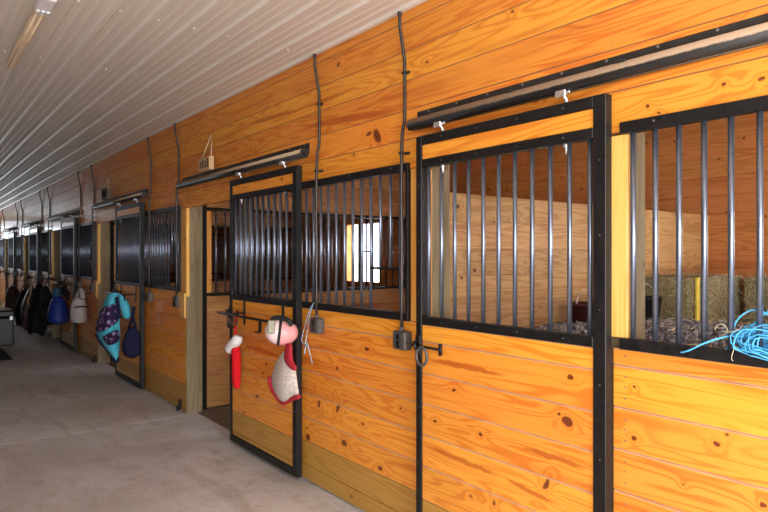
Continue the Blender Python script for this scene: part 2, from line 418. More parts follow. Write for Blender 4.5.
for k in range(len(wl)):  # windows of the two nearer stalls are unseen and added for light
    y0, y1 = wl[k]; z0, z1 = 1.166, (2.0 if k == 1 else 2.168)
    w = bpy.data.objects.new('window_%d' % (k+1), None); C.objects.link(w); w.location = (BACK, (y0+y1)/2, z0); w['kind'] = 'structure'
    bm = bmesh.new(); L = -(y1-y0)/2; Rr = -L; hz = z1-z0
    B(bm, -.03, .07, L-.05, L+.045, -.045, hz+.05); B(bm, -.03, .07, Rr-.045, Rr+.05, -.045, hz+.05)
    B(bm, -.03, .07, L+.045, Rr-.045, hz-.04, hz+.05); B(bm, -.03, .07, L+.045, Rr-.045, -.045, .04)
    obj('window_frame', bm, M['raw_y'], w)
    bm = bmesh.new()
    for yy in (-.16, .16): B(bm, .0, .04, yy-.022, yy+.022, .04, hz-.04)
    B(bm, .0, .04, -.14, .14, hz*.52-.015, hz*.52+.015)
    obj('mullion', bm, M['white'], w)
    obj('pane', box(.045, .05, L+.045, -.16, .04, hz-.04), M['glass'], w)
    obj('pane', box(.045, .05, .16, Rr-.045, .04, hz-.04), M['glass'], w)
    obj('pane', box(.045, .05, -.16, .16, .04, hz-.04), M['haze'], w)
# opposite side of the aisle, unseen; doorway added near the camera for fill
bm = bmesh.new(); n = 18
for i in range(n):
    zz = (i*CEIL/n, (i+1)*CEIL/n)
    if zz[0] < 2.6:
        boards(bm, (AX0, NEARY, 0), (0,1,0), (0,0,1), (1,0,0), .6, zz, .05)
        boards(bm, (AX0, -.4, 0), (0,1,0), (0,0,1), (1,0,0), END+.4, zz, .05)
    else: boards(bm, (AX0, NEARY, 0), (0,1,0), (0,0,1), (1,0,0), END-NEARY, zz, .05)
struct('wall_left', bm, M['stained'])  # unseen wall, wood darkened to cut bounce light along the aisle
for nm, yy, nrm in (('wall_far', END, -1), ('wall_near', NEARY, 1)):
    bm = bmesh.new()
    for i in range(n):
        zz = (i*CEIL/n, (i+1)*CEIL/n)
        if zz[0] < 2.7:
            boards(bm, (AX0-.05, yy, 0), (1,0,0), (0,0,1), (0,nrm,0), .35, zz, .05)
            boards(bm, (2.10, yy, 0), (1,0,0), (0,0,1), (0,nrm,0), BACK-2.1, zz, .05)
        else: boards(bm, (AX0-.05, yy, 0), (1,0,0), (0,0,1), (0,nrm,0), BACK-AX0+.05, zz, .05)
    if nm == 'wall_far': boards(bm, (AX0+.3, yy, 0), (1,0,0), (0,0,1), (0,nrm,0), 3.3, [.1675*i for i in range(8)], .05)  # half-height boards added across the unseen far doorway to block low glare
    struct(nm, bm, M['raw'])

# ---------------------------------------------------------------- stalls
LOW = [.02, .128, .296, .464, .632, .80, .968, 1.136, 1.247]
BARR = .0105
def bar_mesh(h, name='bar'): return mesh(name, tube(bmesh.new(), [(0,0,0), (0,0,h)], BARR, 12), M['bar'], False)
BAR_P = bar_mesh(2.105-1.285); BAR_S = bar_mesh(2.105-1.545); BAR_D = bar_mesh(2.10-1.285); BAR_M = bar_mesh(2.12-1.225)
def shade(me):
    for p in me.polygons: p.use_smooth = len(p.vertices) == 4
for m_ in (BAR_P, BAR_S, BAR_D, BAR_M): shade(m_)
PL = 2.392
# shared meshes of a front panel (local: x=0 is the aisle face, y from the stall boundary)
bm = boards(bmesh.new(), (0, -.14+.0, 0), (0,1,0), (0,0,1), (-1,0,0), 2.615, LOW[2:], .04, .0045, gm=2)
for zz in LOW[2:-1]:
    for dz in (.035, .085, .135):
        if zz+dz < 1.24: dot(bm, (0, 2.43, zz+dz), (-1,0,0), .0035, .0012, 1)
ME_BOARD = mesh('board_panel', bm, [M['pine'], M['screw'], M['groove']])
NLOW = [.170+.168*i for i in range(7)]+[1.247]
bm = boards(bmesh.new(), (0, -.14, 0), (0,1,0), (0,0,1), (-1,0,0), 2.57, NLOW, .04, .0045, gm=2)
for zz in NLOW[:-1]:
    for dz in (.04, .085, .125):
        if zz+dz < 1.24: dot(bm, (0, 2.38, zz+dz), (-1,0,0), .0035, .0012, 1)
ME_BOARDN = mesh('board_panel', bm, [M['pine'], M['screw'], M['groove']])
ME_KICKN = mesh('kick_boards', boards(bmesh.new(), (0, -.14, 0), (0,1,0), (0,0,1), (-1,0,0), 2.57, [.02,.17], .04, .0045), M['treated'])
ME_KICK = mesh('kick_boards', boards(bmesh.new(), (0, -.14, 0), (0,1,0), (0,0,1), (-1,0,0), 2.615, LOW[:3], .04, .0045), M['treated'])
bm = box(-.022, .022, 0, PL, 2.100, 2.145, .002)
for i in range(6): dot(bm, (-.022, .15+i*.42, 2.128), (-1,0,0), .005, .002, 1)
ME_TOPR = mesh('top_rail', bm, [M['black'], M['screw']])
bm = box(-.022, .022, 0, PL, 1.247, 1.29, .002)
ME_BOTR = mesh('bottom_rail', bm, M['black'])
ME_SIDE = mesh('side_rail', box(-.018, .018, 0, .022, 1.29, 2.10, .002), M['black'])
# trim upright lies from the sill up
bm = boards(bmesh.new(), (0, 2.368, 1.291), (0,0,1), (0,1,0), (-1,0,0), 2.099-1.291, [0,.105], .04, .003)
ME_TRIM = mesh('face_trim', bm, M['gold'])
ME_TRIM2 = mesh('face_trim', boards(bmesh.new(), (0, -.14, 1.249), (0,0,1), (0,1,0), (-1,0,0), 2.108-1.249, [0,.138], .04, .003), M['pine_v'])
ME_JAMB = mesh('door_jamb', box(.0, .032, -.163, -.142, 1.20, 2.108, .003), M['gold'])
ME_JAMB2 = mesh('door_jamb', box(.0, .032, -.163, -.142, 0.0, 1.198, .003), M['post'])
bm = bmesh.new(); q = [(-.21,1.03),(-.21,1.235),(-.02,1.235),(-.02,1.10),(-.09,.985),(-.15,.985)]
q = [(-.155,.985),(-.155,1.235),(.03,1.235),(.03,1.085),(-.06,.985)]
a = [bm.verts.new((-.022, y, z)) for y, z in q]; b = [bm.verts.new((-.001, y, z)) for y, z in q]
bm.faces.new(a); bm.faces.new(b[::-1])
for i in range(5): bm.faces.new((a[i], b[i], b[(i+1) % 5], a[(i+1) % 5]))
ME_GUSS = mesh('backing_board', bm, M['gold'])

ORD = ['nearest', 'second', 'third', 'fourth', 'fifth', 'sixth', 'seventh']
pan_lab = ['stall front at the right edge with blue twine over its sill',
 'orange pine stall front with window glow behind its bars, between the two nearest sliding doors',
 'stall front between the stocking door and the door with the teal blanket',
 'stall front just beyond the doorway past the teal blanket, white bag in front',
 'fourth stall front beyond the nearest closed door, above the blue bag',
 'dark stall front near the far left, second from the far end of the picture',
 'farthest dark stall front at the left edge of the picture']
for k in range(NS):
    by = B0+PER*k
    t = empty('stall_front', (WX, by, 0), pan_lab[k], 'stall front', 'barred pine stall fronts along the aisle')
    place('board_panel', ME_BOARD if k else ME_BOARDN, t); place('kick_boards', ME_KICK if k else ME_KICKN, t); place('top_rail', ME_TOPR, t); place('bottom_rail', ME_BOTR, t)
    place('side_rail', ME_SIDE, t); 0
    place('face_trim', ME_TRIM, t)
    if k: place('face_trim', ME_TRIM2, t)
    if k != 1: place('door_jamb', ME_JAMB, t); place('door_jamb', ME_JAMB2, t)
    if k > 1: place('backing_board', ME_GUSS, t)
    ys = [2.346-.0908*i for i in range(25)] if k == 0 else [.084+.0965*i for i in range(24)]
    for i, yy in enumerate(ys):
        if k and i in (1, 2): place('bar', BAR_S, t, (0, yy, 1.545))
        else: place('bar', BAR_P, t, (0, yy, 1.285))
    if k: obj('feed_rail', box(-.008, .008, .084, .084+.0965*3, 1.535, 1.551, .002), M['black'], t)

post_lab = ['at the right edge beyond the picture', 'beside the nearest closed door, seen through its bars', 'green tinged, in the open doorway left of the stocking',
 'beside the doorway left of the teal blanket', 'beside the doorway left of the blue bag', 'beside the second farthest open doorway', 'beside the farthest doorway', 'at the far end wall']
ME_POST = mesh('support_post', box(-.008, .134, -.14, 0, -.01, 2.99, .004), M['post'])
for k in range(1, NS):
    o = place('support_post', ME_POST, None, (2.295, B0+PER*k+.0, 0)); tagp(o, 'weathered square timber post '+post_lab[k], 'post', 'timber posts beside the stall doorways')
ME_POST2 = mesh('support_post', box(0, .145, 0, .14, -.01, 2.99, .004), M['post'])
pl2 = ['green grey timber post seen through the left end of the nearest bars', 'timber post hidden behind the stocking door', 'timber post behind the door with the teal blanket',
       'timber post behind the door with the white bag', 'timber post behind the fifth sliding door', 'timber post behind the sixth sliding door', 'timber post behind the farthest sliding door']
for k in range(NS-1):
    o = place('support_post', ME_POST2, None, (2.298, B0+PER*k+2.402, 0)); tagp(o, pl2[k], 'post', 'timber posts beside the stall doorways')

# partitions between the stalls
bm = bmesh.new()
for k in range(1, NS):
    y = B0+PER*k
    if k == 1:
        c = [0, .17]+[.17+.1655*i for i in range(1, 12)]
        boards(bm, (2.46, y-.045, 0), (1,0,0), (0,0,1), (0,-1,0), BACK-2.46, c, .038, .004, [1.95], gap=0)
    else:
        c = [.17*i for i in range(8)]
        boards(bm, (2.50, y-.05, 0), (1,0,0), (0,0,1), (0,-1,0), BACK-2.5, c, .038, .004, mi=1, gm=1)
        c = [2.13+.174*i for i in range(6)]
        boards(bm, (2.50, y-.05, 0), (1,0,0), (0,0,1), (0,-1,0), BACK-2.5, c, .038, .004, mi=1, gm=1)
struct('wall_partitions', bm, [M['raw'], M['raw_warm']])
part_lab = {2: 'barred partition grille seen through the open doorway and the bars left of the window glow', 3: 'barred partition grille seen in the doorway left of the teal blanket',
            4: 'barred partition grille in the fourth doorway', 5: 'barred partition grille in the fifth doorway', 6: 'barred partition grille in the farthest doorway'}
for k in range(2, NS):
    y = B0+PER*k-.069
    t = empty('partition_grille', (2.492, y, 0), part_lab[k], 'grille', 'barred grilles on the stall partitions')
    Lx = BACK-2.493
    obj('rail', box(0, Lx, -.022, .022, 1.192, 1.225, .002), M['black'], t)
    obj('rail', box(0, Lx, -.022, .022, 2.095, 2.128, .002), M['black'], t)
    obj('upright', box(-.036, 0, -.03, .03, 0, 2.98, .002), M['black'], t)
    obj('stile', box(0.001, .055, -.019, .019, 1.227, 2.093, .002), M['pine_v'], t)
    nb = 30 if k == 2 else 12
    for i in range(nb): place('bar', BAR_M, t, (.11+i*.105, 0, 1.21))

# ---------------------------------------------------------------- sliding doors
DW, DZ0, DZ1 = 1.15, .035, 2.262
x0, x1 = -.0225, .0225      # local x: front is -.0225
fw = .052
def mk_frame():
    out = {}
    def screws(bm, pts):
        for (y, z) in pts: dot(bm, (x0, y, z), (-1,0,0), .0035, .0012, 1)
    bm = box(x0, x1, 0, fw+.006, DZ0, DZ1, .0025); screws(bm, [(fw*.5, .2+i*.3) for i in range(7)]); out['near'] = mesh('stile', bm, [M['black'], M['screw']])
    bm = box(x0, x1, DW-fw+.008, DW, DZ0, DZ1, .0025); screws(bm, [(DW-fw*.4, .2+i*.3) for i in range(7)]); out['far'] = mesh('stile', bm, [M['black'], M['screw']])
    for n_, z0, z1 in (('b', DZ0, DZ0+.055), ('m', 1.247, 1.290), ('u', 2.093, 2.135), ('t', 2.215, DZ1)):
        bm = box(x0, x1, fw+.007, DW-fw+.007, z0, z1, .0025); screws(bm, [(.2+i*.25, (z0+z1)/2) for i in range(4)] if n_ in 'mut' else [])
        out[n_] = mesh('rail', bm, [M['black'], M['screw']])
    out['wood'] = mesh('board_panel', boards(bmesh.new(), (-.015, fw+.008, 0), (0,1,0), (0,0,1), (-1,0,0), DW-2*fw-.002, [.305,.486,.654,.822,.985,1.155,1.247], .03, .004, gm=1), [M['pine_door'], M['groove']])
    out['kick'] = mesh('kick_boards', boards(bmesh.new(), (-.015, fw+.008, 0), (0,1,0), (0,0,1), (-1,0,0), DW-2*fw-.002, [.092,.128,.305], .03, .004), M['treated'])
    out['strip'] = mesh('top_board', boards(bmesh.new(), (-.015, fw+.008, 0), (0,1,0), (0,0,1), (-1,0,0), DW-2*fw-.002, [2.136,2.214], .03, .002), M['pine'])
    return out
DM = mk_frame()
# roller hanger: zinc plate with a twisted hook; and the bolt end below the upper rail
bm = box(-.018, -.010, -.028, .028, 2.300, 2.335, .003); B(bm, -.022, .022, -.020, .020, 2.325, 2.345, .004)
B(bm, -.046, -.038, -.026, .026, 2.283, 2.312, .003)
tube(bm, smoothpath([(-.014,0,2.318), (-.020,.004,2.300), (-.008,-.004,2.280), (0,0,2.258)], 4), .008, 8)
dot(bm, (-.018, 0, 2.318), (-1,0,0), .009, .006)
ME_HANG = mesh('hanger', bm, M['zinc'])
bm = tube(bmesh.new(), [(0,0,2.094), (0,0,2.05)], .006, 8); tube(bm, [(0,0,2.092), (0,0,2.076)], .014, 6)
ME_BOLT = mesh('hanger_bolt', bm, M['zinc'])
door_lab = ['closed black framed sliding door with a T handle latch, nearest to the camera',
 'open sliding door with red stocking, pink helmet and white pad hanging on it',
 'open sliding door with the teal and purple blanket hanging on it',
 'open sliding door just beyond the doorway past the teal blanket, near the white bag',
 'dark sliding door left of the blue bag', 'dark sliding door second from the far end', 'farthest sliding door at the left edge']
doors = {}
for k in range(NS):
    by = B0+PER*k
    y = 1.385 if k == 0 else by+1.175
    t = empty('sliding_door', (2.2075, y, 0), door_lab[k], 'door', 'black framed sliding stall doors')
    doors[k] = t
    place('stile', DM['near'], t); place('stile', DM['far'], t)
    for n_ in 'bmut': place('rail', DM[n_], t)
    place('board_panel', DM['wood'], t); place('kick_boards', DM['kick'], t); place('top_board', DM['strip'], t)
    for i in range(11): place('bar', BAR_D, t, (0, .085+.0985*i, 1.285))
    for yy in (.20, .96):
        place('hanger', ME_HANG, t, (0, yy, 0)); place('hanger_bolt', ME_BOLT, t, (0, yy, 0))
# latch of the closed door
def latch(t):
    bm = bmesh.new(); xx = -.0225
    B(bm, xx-.012, xx, DW-.045, DW-.006, 1.08, 1.19, .003)
    tube(bm, [(xx-.03, DW+.005, 1.135), (xx-.03, DW-.225, 1.135)], .0075, 8)
    tube(bm, [(xx-.03, DW-.225, 1.165), (xx-.03, DW-.225, 1.105)], .010, 8)
    tube(bm, [(xx-.012, DW-.025, 1.155), (xx-.04, DW-.03, 1.15), (xx-.04, DW-.045, 1.12)], .010, 8)
    o = obj('latch', bm, M['black'], t)
    bm = bmesh.new()
    tube(bm, [(xx-.038, DW-.09+.042*math.cos(a), 1.085+.048*math.sin(a)) for a in [2*PI*i/20 for i in range(20)]], .008, 8, closed=True)
    r = obj('ring_pull', bm, M['box'], o)
latch(doors[0])
for k in range(1, NS): latch(doors[k])
# door tracks
def trk():
    L = 2.60; out = {}
    bm = box(-.008, -.001, 0, L-.07, 2.345, 2.418, .001)
    for i in range(12): dot(bm, (-.008, .06+i*.216, 2.408), (-1,0,0), .006, .003, 1)
    out['mounting_plate'] = mesh('mounting_plate', bm, [M['track'], M['screw']])
    prof = []
    cx, cz, rx, rz = -.045, 2.340, .033, .034
    for i in range(20):
        a = -PI/2+.35+(2*PI-.7)*i/19; prof.append((cx+rx*math.cos(a), cz+rz*math.sin(a)))
    inner = [(cx+(px-cx)*.88, cz+(pz-cz)*.88) for px, pz in prof][::-1]
    pr = prof+inner; bm = bmesh.new(); e0 = [bm.verts.new((px, .0, pz)) for px, pz in pr]; e1 = [bm.verts.new((px, L-.06, pz)) for px, pz in pr]
    for i in range(len(pr)):
        f = bm.faces.new((e0[i], e1[i], e1[(i+1) % len(pr)], e0[(i+1) % len(pr)])); f.smooth = True
    nn = len(prof)
    for e in (e0, e1):
        for i in range(nn-1): bm.faces.new((e[i], e[i+1], e[2*nn-2-i], e[2*nn-1-i]))
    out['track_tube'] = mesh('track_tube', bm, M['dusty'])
    bm = bmesh.new()
    B(bm, -.07, -.008, 0, .04, 2.368, 2.376, .002)
    out['bracket'] = mesh('bracket', bm, M['track'])
    bm = tube(bmesh.new(), [(-.045, -.006, 2.340), (-.045, .003, 2.340)], .034, 16); tube(bm, [(-.045, -.02, 2.340), (-.045, -.004, 2.340)], .012, 8)
    out['end_cap'] = mesh('end_cap', bm, M['track'])
    return out
# track tube
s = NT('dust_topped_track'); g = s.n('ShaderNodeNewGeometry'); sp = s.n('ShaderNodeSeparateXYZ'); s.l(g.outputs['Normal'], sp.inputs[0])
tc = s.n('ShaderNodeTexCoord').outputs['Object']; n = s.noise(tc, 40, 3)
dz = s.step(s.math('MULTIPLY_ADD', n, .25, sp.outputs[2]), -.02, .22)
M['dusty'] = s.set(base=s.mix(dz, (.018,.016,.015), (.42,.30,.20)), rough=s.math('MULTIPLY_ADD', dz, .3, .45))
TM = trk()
trk_lab = ['dusty topped black door track above the nearest closed door', 'black door track above the stocking door with the wooden plaque on it', 'black door track above the teal blanket door',
           'black door track above the white bag', 'fifth black door track from the camera', 'sixth black door track from the camera', 'farthest black door track at the left edge']
for k in range(NS):
    by = B0+PER*k
    t = empty('door_track', (WX, by+1.10, 0), trk_lab[k], 'door track', 'sliding door tracks on the header boards')
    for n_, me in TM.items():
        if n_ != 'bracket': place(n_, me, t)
    for i in range(5): place('bracket', TM['bracket'], t, (0, .12+i*.56, 0))

# conduits, boxes, door guides
def conduit_mesh():
    bm = tube(bmesh.new(), smoothpath([(-.048,0,CEIL-.002), (-.048,0,2.93), (-.044,0,2.90), (-.014,0,2.74), (-.012,0,2.70), (-.012,0,2.4), (-.034,0,2.20), (-.034,0,1.18)], 5), .0095, 8)
    for z in (2.66, 2.20): 
        B(bm, -.046 if z < 2.5 else -.024, -.001, -.014, .014, z-.006, z+.006); B(bm, -.006, -.001, -.034, .0, z-.008, z+.008)
    tube(bm, [(-.048,0,CEIL-.003), (-.048,0,CEIL-.02)], .014, 8)
    return mesh('conduit', bm, M['conduit'])
CM = conduit_mesh()
bm = box(-.055, -.001, -.055, .055, 1.085, 1.19, .006); B(bm, -.060, -.055, -.050, .050, 1.09, 1.185, .003)
tube(bm, [(-.034,0,1.188), (-.034,0,1.215)], .014, 8)
BM1 = mesh('outlet_box', bm, M['box'])
bm = box(-.066, -.060, -.018, .018, 1.10, 1.135, .004); B(bm, -.066, -.060, -.018, .018, 1.142, 1.177, .004); BM2 = mesh('socket_cover', bm, M['black'])
cl = {1: ('right of the pink helmet', 'beside the nearest closed door'), 2: ('between the bars right of the teal blanket', 'beside the open doorway left of the stocking'),
      3: ('above the white bag', 'left of the teal blanket doorway'), 4: ('above the blue bag', 'just left of the white bag doorway'), 5: ('second farthest of the mid stall conduits', 'second farthest of the doorway conduits'), 6: ('farthest mid stall conduit', 'farthest doorway conduit')}
for k in range(1, NS):
    by = B0+PER*k
    for j, yy in enumerate((.955, .035)):
        t = empty('electrical_conduit', (WX, by+yy, 0), 'grey conduit with outlet box, '+cl[k][j], 'conduit', 'conduits down the stall fronts')
        place('conduit', CM, t)
        o = place('outlet_box', BM1, t); c = place('socket_cover', BM2, o)
    if k < NS:
        bm = box(-.02, -.001, -.025, .025, .03, .12, .004); B(bm, -.05, -.02, -.018, -.008, .012, .05, .002); tube(bm, [(-.035,-.025,.045), (-.035,.025,.045)], .010, 8)
        o = obj('door_guide', bm, M['black'], None, (WX, by+.0, 0))
        tagp(o, 'small black door guide at floor level '+['', 'below the latch of the nearest closed door', 'beside the open doorway left of the stocking', 'left of the teal blanket', 'under the white bag', 'left of the blue bag', 'at the farthest doorway'][k], 'door guide', 'floor guides for the doors')

# blanket bars on the doors
def blanket_bar(k, xx=2.03):
    d = doors[k]; lx = xx-2.2075
    bm = tube(bmesh.new(), [(lx, .10, 1.148), (lx, 1.03, 1.148)], .0095, 10)
    for yy in (.20, .86):
        tube(bm, [(-.02, yy, 1.148), (lx, yy, 1.148)], .007, 8); B(bm, -.026, -.0155, yy-.012, yy+.012, 1.05, 1.246, .002)
    tube(bm, [(lx, .10, 1.148), (lx, .10, 1.08)], .007, 8)
    o = obj('blanket_bar', bm, M['black'], d)
blanket_bar(1); blanket_bar(2); blanket_bar(3); blanket_bar(4); blanket_bar(5)

# ---------------------------------------------------------------- hung things
# red stocking
t = empty('christmas_stocking', P(236, 330, 2.05), 'red felt stocking with a white fleece cuff hanging from the blanket bar', 'stocking'); L = t.location.copy()
X = 2.06
loft('stocking_body', [(P(235.5,343,X)-L, .038, .030), (P(235.8,350,X)-L, .043, .037), (P(236.2,360,X)-L, .040, .036), (P(236.2,372,X)-L, .040, .036), (P(236.3,382,X)-L, .038, .034), (P(236.8,387,X)-L, .032, .028), (P(237,389,X)-L, .012, .008)], M['red'], t, wob=.03)
bm = tube(bmesh.new(), smoothpath([P(238.5,336,X)-L, P(237,340,X-.006)-L, P(233.5,344,X-.012)-L, P(230,349,X-.012)-L], 5), [.030+.014*min(1, i/5) for i in range(16)], 12)
o = obj('cuff', bm, M['fleece'], t, smooth=True)
bm = tube(bmesh.new(), smoothpath([P(236.5,337,X)-L, P(235.5,328,X)-L, P(236,320,X)-L, P(237,316,2.03)-L], 4), .009, 8); obj('hanging_loop', bm, M['red'], t)
# clasp hooks on the bar
bm = bmesh.new(); X = 2.05
for px, w in ((232.5, .014), (236.5, .010)):
    c0 = P(px, 316, X); tube(bm, smoothpath([c0+Vector((-.02,0,.012)), c0+Vector((0,0,-.02)), c0+Vector((0,.0,-.06)), c0+Vector((-.03,0,-.085)), c0+Vector((-.045,0,-.055))], 4), w*.7, 8)
o = obj('snap_hook', bm, M['black']); tagp(o, 'black metal snap hooks on the blanket bar above the red stocking', 'hook')
# pink helmet
hc = (P(281.5, 332, 2.06)); t = empty('riding_helmet', hc, 'pink and white riding helmet with a black strap on the blanket bar', 'helmet')
def shell(y0, y1):
    bm = bmesh.new(); n, m = 16, 10; rows = []
    for i in range(n+1):
        a = PI*i/n
        rows.append([bm.verts.new((-.085*math.sin(a)*math.cos(-PI/2+PI*j/m*1.0)*1.0, y0+(y1-y0)*j/m if False else .112*math.sin(y0+(y1-y0)*j/m)*math.sin(a)*1.0+0, .092*math.cos(a))) for j in range(m+1)])
    return rows, bm
def blob(y0, y1, scale, sq=1.0):
    bm = bmesh.new(); n, m = 18, 12
    rows = []
    for j in range(m+1):
        b = y0+(y1-y0)*j/m
        rows.append([bm.verts.new((-.095*scale*math.cos(b)*math.cos(2*PI*i/24), .115*scale*math.sin(b), .092*scale*math.cos(b)*math.sin(2*PI*i/24))) for i in range(24)])
    for a, b in zip(rows, rows[1:]):
        for i in range(24): bm.faces.new((a[i], b[i], b[(i+1) % 24], a[(i+1) % 24]))
    bm.faces.new(rows[0]); bm.faces.new(rows[-1]); return bm
t.rotation_euler = (0, 0, 1.08)
def rx(o): o.rotation_euler = (.12, 0, 0); return o
rx(obj('shell', blob(-PI/2+.05, .12, 1), M['pink'], t, smooth=True))['label'] = 'pink shell half'
rx(obj('shell', blob(.12, PI/2-.05, 1), M['pinkw'], t, smooth=True))['label'] = 'pale pink shell half'
rx(obj('strap', blob(.04, .20, 1.045), M['strap'], t, smooth=True))
bm = tube(bmesh.new(), smoothpath([(-.10,-.07,.055), (-.095,-.045,.09), (-.06,0,.105), (-.02,.05,.10), (-.03,.07,.075)], 5), .017, 8); obj('harness', bm, M['strap'], t)
bm = box(-.05, -.02, .065, .10, .02, .11, .004); bm2 = obj('buckle', box(-.12, -.09, .045, .092, .005, .095, .006), M['olive'], t)
# clamp at bar end
o = obj('bar_clamp', box(1.95, 1.972, 3.985, 4.0, 1.06, 1.16, .003), M['black'], None); tagp(o, 'black flat hook plate at the right end of the blanket bar', 'hook')
o.location = (.057, .08, 0)
# white saddle pad with red binding
X = 2.08
t = empty('saddle_pad', P(285, 345, X), 'white quilted pad with red edging hanging below the pink helmet', 'saddle pad'); L = t.location.copy()
def rows_of(rr): return [[P(a, b, X+dx)-L for (a, b, dx) in r] for r in rr]
sheet('pad', rows_of([
 [(284,350,0),(287,352,-.01),(290,356,0),(293,360,.01)],
 [(278.5,357,0),(283.5,360,-.03),(289,364,-.02),(296,368,.01)],
 [(273,368,.01),(279,372,-.04),(288,376,-.02),(297,377,.02)],
 [(270,380,.01),(276.5,384,-.04),(287,387,-.035),(298.5,387,.02)],
 [(273.5,392,.0),(278,395,-.04),(286,395,-.02),(299.5,393,.02)],
 [(281,401.5,0),(283,403,-.03),(289,400,-.03),(300,395.5,.02)]]), M['quilt'], t, .014, 1)
sheet('neck_binding', rows_of([
 [(285,343,0),(288,343,-.02),(292,343,-.01)], [(285,350,-.01),(289,350,-.03),(292,350,-.01)],
 [(283.5,357,-.02),(288,358,-.035),(293,358,-.01)], [(284.5,362,-.03),(289,363,-.04),(294,363,-.02)], [(288,366.5,-.03),(292.5,368,-.04),(297,366,-.02)], [(292.5,370,-.03),(294.5,371,-.03),(297,370.5,-.02)]]), M['redb'], t, .016)
bm = tube(bmesh.new(), smoothpath([P(*p, X-.012)-L for p in ((270,377),(270,384),(273,391),(278,398),(283,403),(288,401),(293,398.5),(299,396.5))], 4), .016, 8)
obj('hem_binding', bm, M['redb'], t, smooth=True)
# pale twine hanging from the sill
bm = bmesh.new(); X = 2.215
tube(bm, smoothpath([P(*p, X) for p in ((313,304),(309.5,310),(306,322),(301.8,338),(302,341),(305,344),(307.5,330),(309,318),(312.5,306),(314,303))], 5), .003, 6)
tube(bm, smoothpath([P(*p, X) for p in ((305,344),(307.5,344),(309,350),(312.5,364))], 4), .003, 6)
tube(bm, smoothpath([P(*p, X) for p in ((307,343),(305,350),(304.5,354))], 4), .004, 6)
tagp(obj('hanging_twine', bm, M['twine_pale']), 'pale blue twine knotted on the sill beside the open sliding door', 'twine')
# teal horse rug on door three
X = 2.03
def T(px, py, x): return P(px, py, 2.11-(130-px)/34*.29+(x-2.03)*.6)
t = empty('horse_blanket', T(114, 293, X), 'teal blanket with a purple patterned band draped over a door bar', 'blanket'); L = t.location.copy()
def rows_t(rr): return [[T(a, b, X+dx)-L for (a, b, dx) in r] for r in rr]
sheet('blanket_body', rows_t([
 [(107,294,.03),(112,292,0),(118,292,0),(122,295,.02)],
 [(104.5,300,.02),(110,300,-.05),(116,300,0),(121,301,.03)],
 [(101.5,310,.03),(107,312,-.06),(113,311,-.01),(120,310,.03)],
 [(98,322,.03),(104,325,-.05),(112,322,-.03),(120,322,.03)],
 [(95.5,333,.03),(103,336,-.06),(112,336,-.04),(121,334,.02)],
 [(99,340,.02),(107,344,-.05),(114,345,-.03),(120.5,342,.02)],
 [(107,350,.01),(111.5,353,-.03),(115.5,354,-.02),(119.5,350,.01)],
 [(115.5,361,.0),(116.6,361.5,0),(117.3,361.5,0),(118,359,0)]]), M['teal'], t, .018)
sheet('patterned_band', rows_t([
 [(101.5,307,-.01),(107,306,-.09),(113,304,-.06),(119,302,-.02)],
 [(97.5,316,-.01),(105,316,-.11),(113,313,-.08),(119.5,312,-.02)],
 [(95,328,-.01),(103,329,-.11),(111,325,-.09),(119,319,-.03)],
 [(95.5,333,-.01),(102,332,-.10),(110,328,-.08),(118,322,-.03)]]), M['purple'], t, .014)
sheet('patterned_flap', rows_t([
 [(100,337,-.03),(108,334,-.10),(115,330,-.08),(119,329,-.03)],
 [(104.5,342,-.03),(110,340,-.10),(115,338,-.08),(120,336,-.03)],
 [(108.5,346,-.03),(112,345,-.09),(116,344,-.07),(120,340,-.03)]]), M['purple'], t, .014)
loft('blanket_fold', [(T(120,294,X-.03)-L,.05,.02),(T(121.5,297,X-.03)-L,.06,.035),(T(124,303,X-.03)-L,.07,.055),(T(126,310,X-.03)-L,.07,.055),(T(127,316,X-.03)-L,.07,.055),(T(127,319,X-.03)-L,.05,.03)], M['teal'], t, wob=.03)
bm = tube(bmesh.new(), smoothpath([T(*p, X-.015)-L for p in ((95.5,334),(100,342),(107.5,351),(116.5,362),(118.5,358))], 4), .013, 8); obj('hem_binding', bm, M['navy'], t, smooth=True)
bm = tube(bmesh.new(), smoothpath([T(*p, X-.05)-L for p in ((117,297),(117.5,303),(118,312),(120,318))], 4), .02, 8); obj('edge_binding', bm, M['navy'], t, smooth=True)
# navy bag
X = 2.08
t = empty('tote_bag', P(132, 330, X), 'dark navy cloth bag with an orange tag hanging beside the teal blanket', 'bag'); L = t.location.copy()
loft('bag_body', [(P(133,326,X)-L,.04,.03),(P(132,332,X)-L,.09,.075),(P(131.5,340,X)-L,.12,.10),(P(131.5,348,X)-L,.13,.11),(P(132,355,X)-L,.11,.095),(P(132,358,X)-L,.05,.05)], M['navy'], t, wob=.03)
for a in ((128.5,328),(136,328)):
    bm = tube(bmesh.new(), smoothpath([P(*a, X)-L, P(133,316,X)-L, P(134,307,X)-L], 4), .017, 6); obj('strap', bm, M['navy'], t)
q = P(126.3,338.5,X)-L; obj('tag', box(q.x-.03, q.x+.02, q.y-.095, q.y-.085, q.z-.03, q.z+.01), M['patchlabel'], t)
q = P(126.3,341,X)-L; obj('tag', box(q.x-.03, q.x+.02, q.y-.097, q.y-.087, q.z-.03, q.z), M['white'], t)
